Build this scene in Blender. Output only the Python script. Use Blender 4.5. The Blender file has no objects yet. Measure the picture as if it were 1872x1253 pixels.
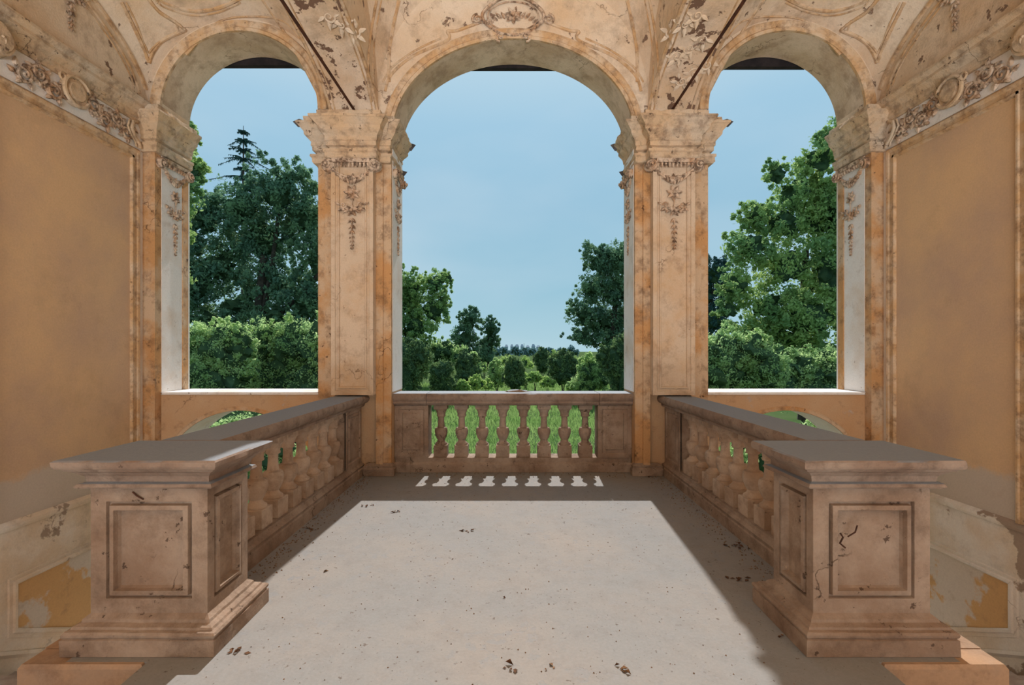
import bpy, bmesh, math, random
import numpy as np
from mathutils import Vector, Matrix, noise

random.seed(7); rng = np.random.default_rng(7)
SC = bpy.context.scene
COL = SC.collection
PI = math.pi
F = 889.0; CX = 938.0; HY = 642.0; EYE = 1.6

# ------------------------------------------------------------------ camera
cam_d = bpy.data.cameras.new('camera'); cam = bpy.data.objects.new('camera', cam_d); COL.objects.link(cam)
cam.location = (0, 0, EYE); cam.rotation_euler = (PI/2, 0, 0)
cam_d.sensor_fit = 'HORIZONTAL'; cam_d.sensor_width = 36.0; cam_d.lens = 36.0*F/1872
cam_d.shift_x = (936-CX)/1872; cam_d.shift_y = (HY-626.5)/1872
cam_d.clip_end = 5000; cam_d.clip_start = 0.05
SC.camera = cam

# ------------------------------------------------------------------ world
def lin(c):
    return tuple(((v/255)/12.92 if v/255 <= .04045 else ((v/255+.055)/1.055)**2.4) for v in c) + (1,)
W = bpy.data.worlds.new('sky'); SC.world = W; W.use_nodes = True
nt = W.node_tree; nt.nodes.clear()
def nd(nt, t, **k):
    n = nt.nodes.new(t)
    for a, b in k.items(): setattr(n, a, b)
    return n
tc = nd(nt, 'ShaderNodeTexCoord'); sp = nd(nt, 'ShaderNodeSeparateXYZ'); nt.links.new(tc.outputs['Generated'], sp.inputs[0])
rp = nd(nt, 'ShaderNodeValToRGB'); nt.links.new(sp.outputs['Z'], rp.inputs[0])
e = rp.color_ramp.elements
e[0].position = 0.0; e[0].color = lin((176, 209, 221)); e[1].position = 0.12; e[1].color = lin((156, 198, 217))
for p, c in ((.28, (153, 195, 219)), (.42, (163, 202, 226)), (.55, (190, 217, 232)), (.75, (160, 195, 225)), (1, (130, 175, 215))):
    q = e.new(p); q.color = lin(c)
mp = nd(nt, 'ShaderNodeMapping'); mp.inputs['Scale'].default_value = (1.2, 1.2, 3.0)
nt.links.new(tc.outputs['Generated'], mp.inputs[0])
nz = nd(nt, 'ShaderNodeTexNoise'); nz.inputs['Scale'].default_value = 1.6; nz.inputs['Detail'].default_value = 4; nz.inputs['Roughness'].default_value = .45
nt.links.new(mp.outputs[0], nz.inputs[0])
mr = nd(nt, 'ShaderNodeMapRange'); mr.inputs['From Min'].default_value = .45; mr.inputs['From Max'].default_value = .75; mr.inputs['To Max'].default_value = .40
nt.links.new(nz.outputs['Fac'], mr.inputs['Value'])
mx = nd(nt, 'ShaderNodeMixRGB'); mx.inputs[2].default_value = lin((205, 222, 234))
nt.links.new(mr.outputs[0], mx.inputs[0]); nt.links.new(rp.outputs[0], mx.inputs[1])
bg = nd(nt, 'ShaderNodeBackground'); bg.inputs['Strength'].default_value = 1.0
nt.links.new(mx.outputs[0], bg.inputs[0])
wo = nd(nt, 'ShaderNodeOutputWorld'); nt.links.new(bg.outputs[0], wo.inputs[0])

# ------------------------------------------------------------------ sun
sun_d = bpy.data.lights.new('sun', 'SUN'); sun = bpy.data.objects.new('sun', sun_d); COL.objects.link(sun)
sun_d.energy = 5.2; sun_d.angle = math.radians(.7); sun_d.color = (1, .98, .95)
sd = Vector((-.053, -1, -.915)).normalized()
sun.rotation_euler = sd.to_track_quat('-Z', 'Y').to_euler(); sun.location = (2, 30, 30)
# added fill lamp behind the camera, aimed up to brighten vault and walls
def area(name, loc, aim, sx, sy, e, col):
    d = bpy.data.lights.new(name, 'AREA'); o = bpy.data.objects.new(name, d); COL.objects.link(o)
    d.shape = 'RECTANGLE'; d.size = sx; d.size_y = sy; d.energy = e; d.color = col
    o.location = loc; o.rotation_euler = (Vector(aim)-Vector(loc)).to_track_quat('-Z', 'Y').to_euler()
area('rear_fill', (0, -6.6, -.3), (0, -4.2, 5.8), 8.0, 2.0, 2750, (.95, .98, 1))
SC.view_settings.view_transform = 'Standard'; SC.view_settings.look = 'None'
SC.view_settings.exposure = 0.0; SC.view_settings.gamma = 1.0; SC.view_settings.use_curve_mapping = False

# ------------------------------------------------------------------ materials
def mk(name, base, alt=None, s1=1.2, t1=(.42, .62), grime=None, s2=6, t2=(.55, .75), g2=.6, peel=None, s3=3, t3=(.60, .62),
       rough=.9, bump=.25, bs=40, zstain=None, speck=None, spots=None, crack=None, top_skytint=None, ztop=None):
    m = bpy.data.materials.new(name); m.use_nodes = True; n = m.node_tree; n.nodes.clear()
    out = nd(n, 'ShaderNodeOutputMaterial'); b = nd(n, 'ShaderNodeBsdfPrincipled'); n.links.new(b.outputs[0], out.inputs[0])
    b.inputs['Roughness'].default_value = rough; b.inputs['Specular IOR Level'].default_value = .2
    g = nd(n, 'ShaderNodeNewGeometry')
    def noi(s, det=6, r=.6, off=0):
        mpp = nd(n, 'ShaderNodeMapping'); mpp.inputs['Location'].default_value = (off, off*1.7, off*.3)
        n.links.new(g.outputs['Position'], mpp.inputs[0])
        z = nd(n, 'ShaderNodeTexNoise'); z.inputs['Scale'].default_value = s; z.inputs['Detail'].default_value = det; z.inputs['Roughness'].default_value = r
        n.links.new(mpp.outputs[0], z.inputs[0]); return z.outputs['Fac']
    def rng_(v, a, bb, to=1.0):
        r = nd(n, 'ShaderNodeMapRange'); r.inputs['From Min'].default_value = a; r.inputs['From Max'].default_value = bb; r.inputs['To Max'].default_value = to
        n.links.new(v, r.inputs['Value']); return r.outputs[0]
    def mix(f, a, c, bt='MIX'):
        x = nd(n, 'ShaderNodeMixRGB', blend_type=bt)
        if isinstance(f, float): x.inputs[0].default_value = f
        else: n.links.new(f, x.inputs[0])
        if isinstance(a, tuple): x.inputs[1].default_value = a
        else: n.links.new(a, x.inputs[1])
        if isinstance(c, tuple): x.inputs[2].default_value = c
        else: n.links.new(c, x.inputs[2])
        return x.outputs[0]
    cur = lin(base)
    if alt: cur = mix(rng_(noi(s1), *t1), cur, lin(alt))
    if zstain:   # worn lower band: (z, softness, colour)
        zc, col, slope = zstain
        s = nd(n, 'ShaderNodeSeparateXYZ'); n.links.new(g.outputs['Position'], s.inputs[0])
        a = nd(n, 'ShaderNodeMath', operation='MULTIPLY_ADD'); n.links.new(noi(2.2, 8, .65, 3), a.inputs[0]); a.inputs[1].default_value = slope
        n.links.new(s.outputs['Z'], a.inputs[2])
        cur = mix(rng_(a.outputs[0], zc+.06, zc-.02), cur, lin(col))
    if grime: cur = mix(rng_(noi(s2, 8, .7, 5), t2[0], t2[1], g2), cur, lin(grime))
    pm = None
    if peel:
        pm = rng_(noi(s3, 7, .62, 9), *t3); cur = mix(pm, cur, lin(peel))
    if speck:
        cur = mix(rng_(noi(55, 3, .5, 2), .68, .72, .8), cur, lin(speck))
    if ztop:   # another finish above a given height
        s0 = nd(n, 'ShaderNodeSeparateXYZ'); n.links.new(g.outputs['Position'], s0.inputs[0])
        cur = mix(rng_(s0.outputs['Z'], ztop[0]-.1, ztop[0]+.1), cur, lin(ztop[1]))
    if spots:
        sn = noi(spots[1], 5, .65, 12); cur = mix(rng_(sn, spots[2], spots[2]+.03, .85), cur, lin(spots[0]))
    cm = None
    if crack:
        vo = nd(n, 'ShaderNodeTexVoronoi', feature='DISTANCE_TO_EDGE'); vo.inputs['Scale'].default_value = crack[1]
        wn = nd(n, 'ShaderNodeTexNoise'); wn.inputs['Scale'].default_value = 5; wn.inputs['Detail'].default_value = 6; n.links.new(g.outputs['Position'], wn.inputs[0])
        va = nd(n, 'ShaderNodeVectorMath', operation='MULTIPLY_ADD'); n.links.new(wn.outputs['Color'], va.inputs[0]); va.inputs[1].default_value = (.5, .5, .5); n.links.new(g.outputs['Position'], va.inputs[2])
        n.links.new(va.outputs[0], vo.inputs['Vector'])
        c1 = rng_(vo.outputs['Distance'], .009, .002, .75); c2 = rng_(noi(1.9, 3, .5, 21), .55, .62)
        mm = nd(n, 'ShaderNodeMath', operation='MULTIPLY'); n.links.new(c1, mm.inputs[0]); n.links.new(c2, mm.inputs[1]); cm = mm.outputs[0]
        cur = mix(cm, cur, lin(crack[0]))
    if top_skytint:  # blue sky light painted onto upward faces
        s0 = nd(n, 'ShaderNodeSeparateXYZ'); n.links.new(g.outputs['Normal'], s0.inputs[0]); cur = mix(rng_(s0.outputs['Z'], .75, .95), cur, lin(top_skytint))
    # fine tonal grain
    fg = rng_(noi(bs*1.5, 4, .7, 1), .3, .7, 1.0)
    cur = mix(.22, cur, mix(fg, (.55, .55, .55, 1), (1.1, 1.1, 1.1, 1)), 'MULTIPLY')
    n.links.new(cur, b.inputs['Base Color'])
    bm_ = nd(n, 'ShaderNodeBump'); bm_.inputs['Strength'].default_value = bump; bm_.inputs['Distance'].default_value = .02
    ad = nd(n, 'ShaderNodeMath', operation='MULTIPLY_ADD'); n.links.new(noi(bs, 8, .7), ad.inputs[0]); ad.inputs[1].default_value = .7
    n.links.new(noi(bs/6, 6, .6, 4), ad.inputs[2])
    hh = ad.outputs[0]
    if cm is not None:
        s9 = nd(n, 'ShaderNodeMath', operation='SUBTRACT'); n.links.new(hh, s9.inputs[0]); n.links.new(cm, s9.inputs[1]); hh = s9.outputs[0]
    if pm is not None:
        s_ = nd(n, 'ShaderNodeMath', operation='SUBTRACT'); n.links.new(hh, s_.inputs[0]); n.links.new(pm, s_.inputs[1]); hh = s_.outputs[0]
    n.links.new(hh, bm_.inputs['Height']); n.links.new(bm_.outputs[0], b.inputs['Normal'])
    return m
M = {}
M['wall'] = mk('ochre_wall', (222, 184, 142), (198, 166, 140), s1=.9, t1=(.38, .66), grime=(170, 140, 112), s2=1.6, g2=.45, bump=.12, zstain=(.62, (200, 184, 168), .5))
M['dado'] = mk('dado_plaster', (234, 224, 212), (222, 200, 174), s1=1.4, grime=(150, 128, 108), s2=3, g2=.5, peel=(166, 144, 126), s3=1.6, t3=(.56, .58), bump=.25, crack=((130, 108, 90), .8))
M['dado_panel'] = mk('dado_panel', (214, 170, 118), (214, 200, 184), s1=1.3, t1=(.49, .52), grime=(160, 130, 100), s2=5, bump=.15)
M['block'] = mk('landing_block', (176, 142, 112), (164, 138, 116), s1=2, t1=(.45, .6), grime=(120, 92, 72), s2=5, t2=(.5, .68), g2=.6, bump=.3)
M['front'] = mk('facade_plaster', (196, 152, 110), (200, 168, 134), s1=1.0, t1=(.35, .65), grime=(130, 96, 70), s2=5, t2=(.56, .72), g2=.6, bump=.3, peel=(190, 166, 146), s3=1.8, t3=(.60, .63), crack=((110, 80, 58), 1.2), spots=((104, 76, 56), 7, .68))
M['ochre'] = mk('ochre_strip', (202, 152, 102), (208, 178, 146), s1=1.7, t1=(.42, .56), grime=(112, 82, 60), s2=6, t2=(.50, .66), g2=.65, bump=.6, spots=((88, 62, 46), 10, .66), crack=((100, 70, 50), 1.6))
M['beige'] = mk('beige_stucco', (214, 190, 164), (208, 174, 138), s1=1.6, t1=(.48, .64), grime=(146, 112, 86), s2=6, t2=(.50, .70), g2=.5, bump=.55, peel=(200, 146, 88), s3=1.3, t3=(.60, .66), spots=((120, 90, 68), 12, .68), crack=((130, 98, 74), 1.4))
M['reveal'] = mk('reveal_plaster', (236, 230, 224), (222, 204, 186), s1=1.5, t1=(.5, .7), grime=(150, 124, 100), s2=4, t2=(.56, .74), g2=.5, bump=.2, spots=((140, 116, 96), 12, .68))
M['orn'] = mk('relief_stucco', (216, 192, 168), (190, 150, 116), s1=7, t1=(.45, .65), grime=(92, 68, 52), s2=16, t2=(.46, .6), g2=.85, bump=.5, bs=60)
M['corn'] = mk('cornice_stucco', (214, 182, 146), (210, 190, 166), s1=2, grime=(118, 92, 72), s2=7, t2=(.48, .66), g2=.65, bump=.7, spots=((92, 70, 54), 11, .64), crack=((96, 72, 54), 2))
M['ceil'] = mk('vault_fresco', (232, 212, 188), (222, 190, 154), s1=1.1, t1=(.4, .65), grime=(176, 150, 124), s2=3.5, t2=(.50, .68), g2=.7, peel=(138, 112, 94), s3=4.5, t3=(.62, .64), bump=.6, spots=((130, 102, 82), 13, .68), crack=((140, 112, 88), 1.1))
M['ceil_peel'] = mk('vault_fresco_flaking', (232, 208, 182), (222, 188, 150), s1=1.4, t1=(.4, .65), grime=(176, 150, 124), s2=4, t2=(.50, .68), g2=.6, peel=(126, 98, 80), s3=5.5, t3=(.575, .59), bump=.45, spots=((120, 92, 74), 13, .66))
M['line'] = mk('painted_moulding', (206, 166, 122), (216, 190, 160), s1=4, grime=(128, 98, 74), s2=9, t2=(.48, .66), g2=.7, bump=.35, spots=((100, 74, 56), 14, .66))
M['soffit'] = mk('arch_soffit', (216, 194, 170), (196, 170, 142), s1=2, grime=(150, 124, 100), s2=4, t2=(.48, .64), g2=.6, bump=.35, crack=((110, 88, 68), 1.5))
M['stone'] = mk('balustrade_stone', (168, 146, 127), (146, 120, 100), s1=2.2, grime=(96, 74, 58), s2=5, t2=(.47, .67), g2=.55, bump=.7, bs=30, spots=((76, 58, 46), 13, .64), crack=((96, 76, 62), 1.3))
M['baluster'] = mk('baluster_stone_lit', (192, 168, 146), (168, 140, 116), s1=3, grime=(110, 86, 68), s2=7, t2=(.50, .68), g2=.5, bump=.5, spots=((90, 70, 56), 16, .67))  # lighter stone copy, brightness of the side rows painted in
M['cap'] = mk('cap_stone', (156, 135, 118), (138, 114, 97), s1=2.5, grime=(96, 76, 62), s2=8, t2=(.48, .66), g2=.65, bump=.5, spots=((84, 66, 54), 14, .68), top_skytint=(138, 143, 150), rough=.75)
M['floor'] = mk('floor_screed', (139, 138, 136), (149, 142, 135), s1=.7, grime=(126, 120, 116), s2=9, t2=(.46, .7), g2=.4, bump=.15, speck=(90, 78, 70), peel=(140, 138, 136), s3=9, t3=(.58, .62), spots=((100, 88, 80), 24, .655))
M['step'] = mk('step_stone', (190, 180, 172), (160, 146, 136), s1=2, grime=(110, 96, 86), s2=5, g2=.5)
M['rust'] = mk('rusty_iron', (92, 56, 40), (60, 40, 32), s1=8, rough=.8)
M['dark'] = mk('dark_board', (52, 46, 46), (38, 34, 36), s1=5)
M['lead'] = mk('lead_flashing', (96, 90, 88), (70, 66, 66), s1=6, rough=.6)
M['deadleaf'] = mk('dead_leaf', (112, 78, 52), (70, 50, 38), s1=20)
M['deadleaf2'] = mk('dry_debris', (150, 118, 90), (96, 72, 54), s1=20)
M['bark'] = mk('bark', (78, 68, 58), (52, 48, 42), s1=4, bump=.6, bs=20)
M['crumb'] = mk('plaster_crumb', (205, 188, 170), (160, 140, 120), s1=14)

def leafmat(name, c1, c2, tr=.35, ntx=.5):
    m = bpy.data.materials.new(name); m.use_nodes = True; n = m.node_tree; n.nodes.clear()
    out = nd(n, 'ShaderNodeOutputMaterial'); d = nd(n, 'ShaderNodeBsdfDiffuse'); t = nd(n, 'ShaderNodeBsdfTranslucent'); x = nd(n, 'ShaderNodeMixShader')
    g = nd(n, 'ShaderNodeNewGeometry'); z = nd(n, 'ShaderNodeTexNoise'); z.inputs['Scale'].default_value = ntx; z.inputs['Detail'].default_value = 4
    n.links.new(g.outputs['Position'], z.inputs[0])
    r = nd(n, 'ShaderNodeMapRange'); r.inputs['From Min'].default_value = .38; r.inputs['From Max'].default_value = .62; n.links.new(z.outputs['Fac'], r.inputs['Value'])
    c = nd(n, 'ShaderNodeMixRGB'); c.inputs[1].default_value = lin(c1); c.inputs[2].default_value = lin(c2); n.links.new(r.outputs[0], c.inputs[0])
    hs = nd(n, 'ShaderNodeHueSaturation'); hs.inputs['Value'].default_value = 1.5; hs.inputs['Hue'].default_value = .485; n.links.new(c.outputs[0], hs.inputs['Color'])
    n.links.new(c.outputs[0], d.inputs[0]); n.links.new(hs.outputs[0], t.inputs[0]); x.inputs[0].default_value = tr
    n.links.new(d.outputs[0], x.inputs[1]); n.links.new(t.outputs[0], x.inputs[2]); n.links.new(x.outputs[0], out.inputs[0])
    return m
M['lf_dark'] = leafmat('leaf_dark', (98, 130, 108), (116, 146, 106))
M['lf_mid'] = leafmat('leaf_mid', (126, 160, 106), (156, 182, 112))
M['lf_light'] = leafmat('leaf_light', (180, 202, 140), (146, 176, 118), .5)
M['lf_pale'] = leafmat('leaf_pale', (176, 198, 120), (150, 180, 108), .45)
M['lf_dome'] = leafmat('leaf_dome', (96, 122, 88), (122, 146, 92), .35, 1.2)
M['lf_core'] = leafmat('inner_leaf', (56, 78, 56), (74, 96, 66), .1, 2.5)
M['lf_con'] = leafmat('leaf_conifer', (56, 86, 84), (66, 94, 86), .1)
M['lf_hazy'] = leafmat('leaf_hazy', (120, 150, 156), (130, 158, 156), .2)  # distance haze painted into the leaf colour
M['grass'] = leafmat('grass_ground', (72, 92, 54), (84, 98, 62), .0, .35)
M['blade'] = leafmat('grass_blade', (108, 142, 78), (128, 156, 92), .45, .35)
M['hazy'] = mk('hazy_wall', (172, 190, 200), (150, 172, 186), s1=.05, bump=0)  # haze is put into these pale wall and roof colours
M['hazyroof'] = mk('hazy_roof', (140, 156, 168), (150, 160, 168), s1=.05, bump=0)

# ------------------------------------------------------------------ mesh builder
class MB:
    def __init__(s): s.v = []; s.f = []
    def add(s, v, f):
        b = len(s.v); s.v += [tuple(p) for p in v]; s.f += [tuple(i+b for i in q) for q in f]; return s
    def box(s, x0, x1, y0, y1, z0, z1):
        v = [(x0,y0,z0),(x1,y0,z0),(x1,y1,z0),(x0,y1,z0),(x0,y0,z1),(x1,y0,z1),(x1,y1,z1),(x0,y1,z1)]
        return s.add(v, [(0,3,2,1),(4,5,6,7),(0,1,5,4),(1,2,6,5),(2,3,7,6),(3,0,4,7)])
    def sweep(s, path, prof, closed=False, step=.12, amp=0.0, mapf=None, cap=True, seed=0):
        """profile (out, z) swept along a plan path, mitred; out = right-hand side of the path"""
        P = [Vector(p) for p in path]; n = len(P); N = []
        rngE = n if closed else n-1
        for i in range(rngE):
            d = (P[(i+1) % n]-P[i]).normalized(); N.append(Vector((d.y, -d.x)))
        pts = []
        for i in range(n):
            if closed: a, b = N[i-1], N[i]
            else: a = N[max(0, i-1)]; b = N[min(i, n-2)]
            k = 1+a.dot(b); m = (a+b)/k if k > .05 else a
            pts.append((P[i], m))
            if i < rngE:
                L = (P[(i+1) % n]-P[i]).length; c = int(L/step) if step else 0
                for q in range(1, c):
                    pts.append((P[i].lerp(P[(i+1) % n], q/c), N[i]))
        verts = []; K = len(prof)
        for j, (p, m) in enumerate(pts):
            for k, (o, z) in enumerate(prof):
                a = 0
                if amp and 0 < k < K-1:
                    w = noise.noise(Vector((p.x*9+seed, p.y*9, z*14)))
                    a = amp*w + (amp*2.2*min(0, noise.noise(Vector((p.x*4+31+seed, p.y*4, z*5)))+.25))
                x, y = p.x+m.x*(o+a), p.y+m.y*(o+a)
                verts.append(mapf(x, y, z) if mapf else (x, y, z+a*.3))
        fs = []; T = len(pts)
        for j in range(T if closed else T-1):
            j2 = (j+1) % T
            for k in range(K-1):
                fs.append((j*K+k, j2*K+k, j2*K+k+1, j*K+k+1))
        if closed:
            if cap: fs.append(tuple(j*K+K-1 for j in range(T))); fs.append(tuple(j*K for j in reversed(range(T))))
        else:
            if cap: fs.append(tuple(range(K-1, -1, -1))); fs.append(tuple((T-1)*K+k for k in range(K)))
        return s.add(verts, fs)
    def tube(s, pts, r, sides=6, cap=True):
        pts = [Vector(p) for p in pts]; n = len(pts); rr = r if isinstance(r, (list, tuple)) else [r]*n
        v = []; f = []; up = None
        for i, p in enumerate(pts):
            t = (pts[min(i+1, n-1)]-pts[max(i-1, 0)]).normalized()
            if up is None:
                up = t.orthogonal().normalized()
            up = (up-t*up.dot(t))
            up = up.normalized() if up.length > 1e-6 else t.orthogonal().normalized()
            w = t.cross(up)
            for k in range(sides):
                a = 2*PI*k/sides; v.append(p+(up*math.cos(a)+w*math.sin(a))*rr[i])
        for i in range(n-1):
            for k in range(sides):
                k2 = (k+1) % sides; f.append((i*sides+k, i*sides+k2, (i+1)*sides+k2, (i+1)*sides+k))
        if cap: f.append(tuple(reversed(range(sides)))); f.append(tuple((n-1)*sides+k for k in range(sides)))
        return s.add(v, f)
    def lathe(s, prof, c=(0,0,0), seg=20):
        v = []; f = []; n = len(prof)
        for k in range(seg):
            a = 2*PI*k/seg
            for r, z in prof: v.append((c[0]+r*math.cos(a), c[1]+r*math.sin(a), c[2]+z))
        for k in range(seg):
            k2 = (k+1) % seg
            for i in range(n-1): f.append((k*n+i, k2*n+i, k2*n+i+1, k*n+i+1))
        f.append(tuple(k*n for k in reversed(range(seg)))); f.append(tuple(k*n+n-1 for k in range(seg)))
        return s.add(v, f)
    def blob(s, c, r, seed=0, amp=.25, lv=2):
        bm = bmesh.new(); bmesh.ops.create_icosphere(bm, subdivisions=lv, radius=1)
        v = []
        for q in bm.verts:
            k = 1+amp*noise.noise(q.co*1.8+Vector((seed*3.1, seed, 0)))
            v.append((c[0]+q.co.x*r[0]*k, c[1]+q.co.y*r[1]*k, c[2]+q.co.z*r[2]*k))
        f = [tuple(x.index for x in q.verts) for q in bm.faces]; bm.free()
        return s.add(v, f)
    def build(s, name, mat, parent=None, mir=False, smooth=False, recalc=True, loc=None):
        v = s.v; f = s.f
        if loc: v = [(a-loc[0], b-loc[1], c-loc[2]) for a, b, c in v]
        if mir: v = [(-a, b, c) for a, b, c in v]; f = [tuple(reversed(q)) for q in f]
        me = bpy.data.meshes.new(name); me.from_pydata(v, [], f)
        if recalc:
            bm = bmesh.new(); bm.from_mesh(me); bmesh.ops.recalc_face_normals(bm, faces=bm.faces); bm.to_mesh(me); bm.free()
        me.materials.append(mat)
        if smooth:
            me.polygons.foreach_set('use_smooth', [True]*len(me.polygons)); me.set_sharp_from_angle(angle=math.radians(38))
        o = bpy.data.objects.new(name, me); COL.objects.link(o)
        if parent: o.parent = parent; 
        if loc: o.location = (-loc[0], loc[1], loc[2]) if mir else loc
        if parent and parent.location.length > 0: o.matrix_parent_inverse = Matrix.Translation(parent.location).inverted()
        return o
def tag(o, label, cat, group=None, kind=None):
    o['label'] = label; o['category'] = cat
    if group: o['group'] = group
    if kind: o['kind'] = kind
    return o
def empty(name, loc, label, cat, group=None, kind=None):
    o = bpy.data.objects.new(name, None); COL.objects.link(o); o.location = loc; o.empty_display_size = .2
    return tag(o, label, cat, group, kind)
def struct(o, label=None, cat=None):
    o['kind'] = 'structure'
    if label: o['label'] = label
    if cat: o['category'] = cat
    return o
SIDE = {-1: 'left', 1: 'right'}

# ------------------------------------------------------------------ plan numbers (left half, mirrored for the right)
YF, YB = 6.30, 6.85            # inner and outer face of the arcaded wall
XW = 4.73                      # side wall
XO, XI, XCN = 4.56, 2.516, 1.566   # side opening outer/inner jamb, centre jamb
XS = 3.538; RS = 1.022; ZS = 4.72  # side arches
ZC, BC = 4.39, 1.25            # centre arch (depressed)
GZ = -3.2                      # garden level
ZTOP = 7.6
BAY = [(3.4, 2.9), (-2.4, 2.9)]
XA, XB = 1.75, 2.35            # transverse arch soffit
def archC(x): return ZC+BC*math.sqrt(max(0, 1-(x/XCN)**2))
def archS(x): return ZS+math.sqrt(max(0, RS*RS-(abs(x)-XS)**2))
def archL(x): return -.218+math.sqrt(max(0, 1.05**2-(abs(x)-XS)**2))
def ceil_z(x, y):
    yc, b = BAY[0] if y > .5 else BAY[1]
    v = max(-1, min(1, (y-yc)/b)); x = abs(x)
    if x < XA: u = x/XA; return 4.85+1.75*math.sqrt(2)*math.sqrt(max(0, 1-(u*u+v*v)/2))
    if x < XB: return 4.58+.70*math.sqrt(max(0, 1-v*v))
    u = (x-3.54)/1.19; return 4.74+1.17*math.sqrt(2)*math.sqrt(max(0, 1-(u*u+v*v)/2))
def trace(px, py, lift=0.0):
    d = Vector(((px-CX)/F, 1, (HY-py)/F)); o = Vector((0, 0, EYE)); t = 1.5
    while t < YF:
        p = o+d*t
        if p.z >= ceil_z(p.x, p.y) or abs(p.x) >= XW: break
        t += .01
    if t >= YF: t = YF
    p = o+d*(t-.004)
    return p

# ------------------------------------------------------------------ front wall with arches
def strips(mb, xs, lo, hi, y0, y1, jl=True, jr=True):
    """solid wall between two height curves lo(x), hi(x)"""
    n = len(xs); v = []
    for x in xs: v += [(x, y0, lo(x)), (x, y0, hi(x)), (x, y1, lo(x)), (x, y1, hi(x))]
    f = []
    for i in range(n-1):
        a = 4*i; b = a+4
        f += [(a, b, b+1, a+1), (a+2, a+3, b+3, b+2), (a, a+2, b+2, b), (a+1, b+1, b+3, a+3)]
    f += [(0, 1, 3, 2), (4*(n-1), 4*(n-1)+2, 4*(n-1)+3, 4*(n-1)+1)]
    mb.add(v, f)
def cosx(a, b, n): return [(a+b)/2-(b-a)/2*math.cos(PI*i/n) for i in range(n+1)]
wf = MB(); wu = MB(); ZU = 4.55
strips(wu, cosx(-XCN, XCN, 64), archC, lambda x: ZTOP, YF, YB)
strips(wf, [-XCN, XCN], lambda x: GZ, lambda x: -.05, YF, YB)
for s in (-1, 1):
    f2 = sorted([s*XO, s*XI]); strips(wu, cosx(f2[0], f2[1], 48), archS, lambda x: ZTOP, YF, YB)
    strips(wf, sorted([s*(XW+.4), s*XO]), lambda x: GZ, lambda x: ZU, YF, YB); strips(wu, sorted([s*(XW+.4), s*XO]), lambda x: ZU, lambda x: ZTOP, YF, YB)
    strips(wf, sorted([s*XI, s*XCN]), lambda x: GZ, lambda x: ZU, YF, YB); strips(wu, sorted([s*XI, s*XCN]), lambda x: ZU, lambda x: ZTOP, YF, YB)
    a, b = XS-1.02, XS+1.02
    strips(wf, cosx(*sorted([s*a, s*b]), 40), archL, lambda x: 1.035, YF, YB)
front = struct(wf.build('wall_front', M['front']), 'arcaded end wall of worn ochre plaster with three arched openings', 'wall')
wu.build('upper_wall', M['ceil'], front)

def ring(ax, bz, zc, xc, prof, y, n=56, a0=0, a1=PI, mb=None):
    """moulding following an arch on the wall face: prof (radial offset, out)"""
    mb = mb or MB(); v = []; K = len(prof)
    for i in range(n+1):
        a = a0+(a1-a0)*i/n; c, s_ = math.cos(a), math.sin(a)
        for r, o in prof: v.append((xc+(ax+r)*c, y-o, zc+(bz+r)*s_))
    f = [(i*K+k, (i+1)*K+k, (i+1)*K+k+1, i*K+k+1) for i in range(n) for k in range(K-1)]
    return mb.add(v, f)
AP = [(-.005, -.01), (-.005, .03), (.03, .045), (.05, .02), (.07, .035), (.10, .035), (.115, .05), (.13, .0), (.13, -.01)]
def liner(xs, fn, y0, y1, mb, d=.006):
    n = len(xs); v = []
    for x in xs: v += [(x, y0, fn(x)-d), (x, y1, fn(x)-d)]
    mb.add(v, [(2*i, 2*i+1, 2*i+3, 2*i+2) for i in range(n-1)])
t = ring(XCN, BC, ZC, 0, AP, YF, a0=.16, a1=PI-.16).build('archivolt', M['line'], front, smooth=True)
mb = MB(); liner(cosx(-XCN*.995, XCN*.995, 64), archC, YF+.005, YB-.005, mb, .006); mb.build('arch_soffit', M['soffit'], front, smooth=True)
for s in (-1, 1):
    ring(RS, RS, ZS, s*XS, AP, YF).build('archivolt', M['line'], front, smooth=True)
    mb = MB(); liner(cosx(*sorted([s*(XS-RS*.995), s*(XS+RS*.995)]), 48), archS, YF+.005, YB-.005, mb, .006); mb.build('arch_soffit', M['soffit'], front, smooth=True)
    # lower arch: incised ring
    ring(1.05, 1.05, -.218, s*XS, [(-.003, -.01), (-.003, .012), (.03, .016), (.05, .004), (.05, -.01)], YF, a0=.3, a1=PI-.3).build('archivolt', M['ochre'], front)
    mb = MB(); liner(cosx(*sorted([s*(XS-1.0), s*(XS+1.0)]), 40), archL, YF+.005, YB-.005, mb, .005); mb.build('arch_soffit', M['reveal'], front, smooth=True)
    # reveals of side openings (pale plaster)
    mb = MB(); mb.box(s*XO-.006, s*XO+.006, YF+.004, YB-.004, 1.07, ZS+.02)
    r = mb.build('reveal', M['reveal'], front)
    mb = MB(); mb.box(*sorted([s*(XO-.0), s*(XO-.018)]), YB-.16, YB-.05, 1.07, 3.95); mb.build('reveal_strip', M['ochre'], front)
    mb = MB(); mb.box(s*XCN-.006, s*XCN+.006, YF+.004, YB-.004, 1.07, ZC+.1); mb.build('reveal', M['reveal'], front)
    mb = MB(); mb.sweep([(s*XO, YF-.012), (s*XI, YF-.012), (s*XI, YB+.04), (s*XO, YB+.04)][::s], [(-.01, 1.035), (0.006, 1.037), (.008, 1.058), (0, 1.066)], closed=True, amp=.006)
    struct(mb.build('trim_%d' % (1 if s < 0 else 2), M['reveal']), '%s stone window sill under the side arch' % SIDE[s], 'sill')

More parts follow.
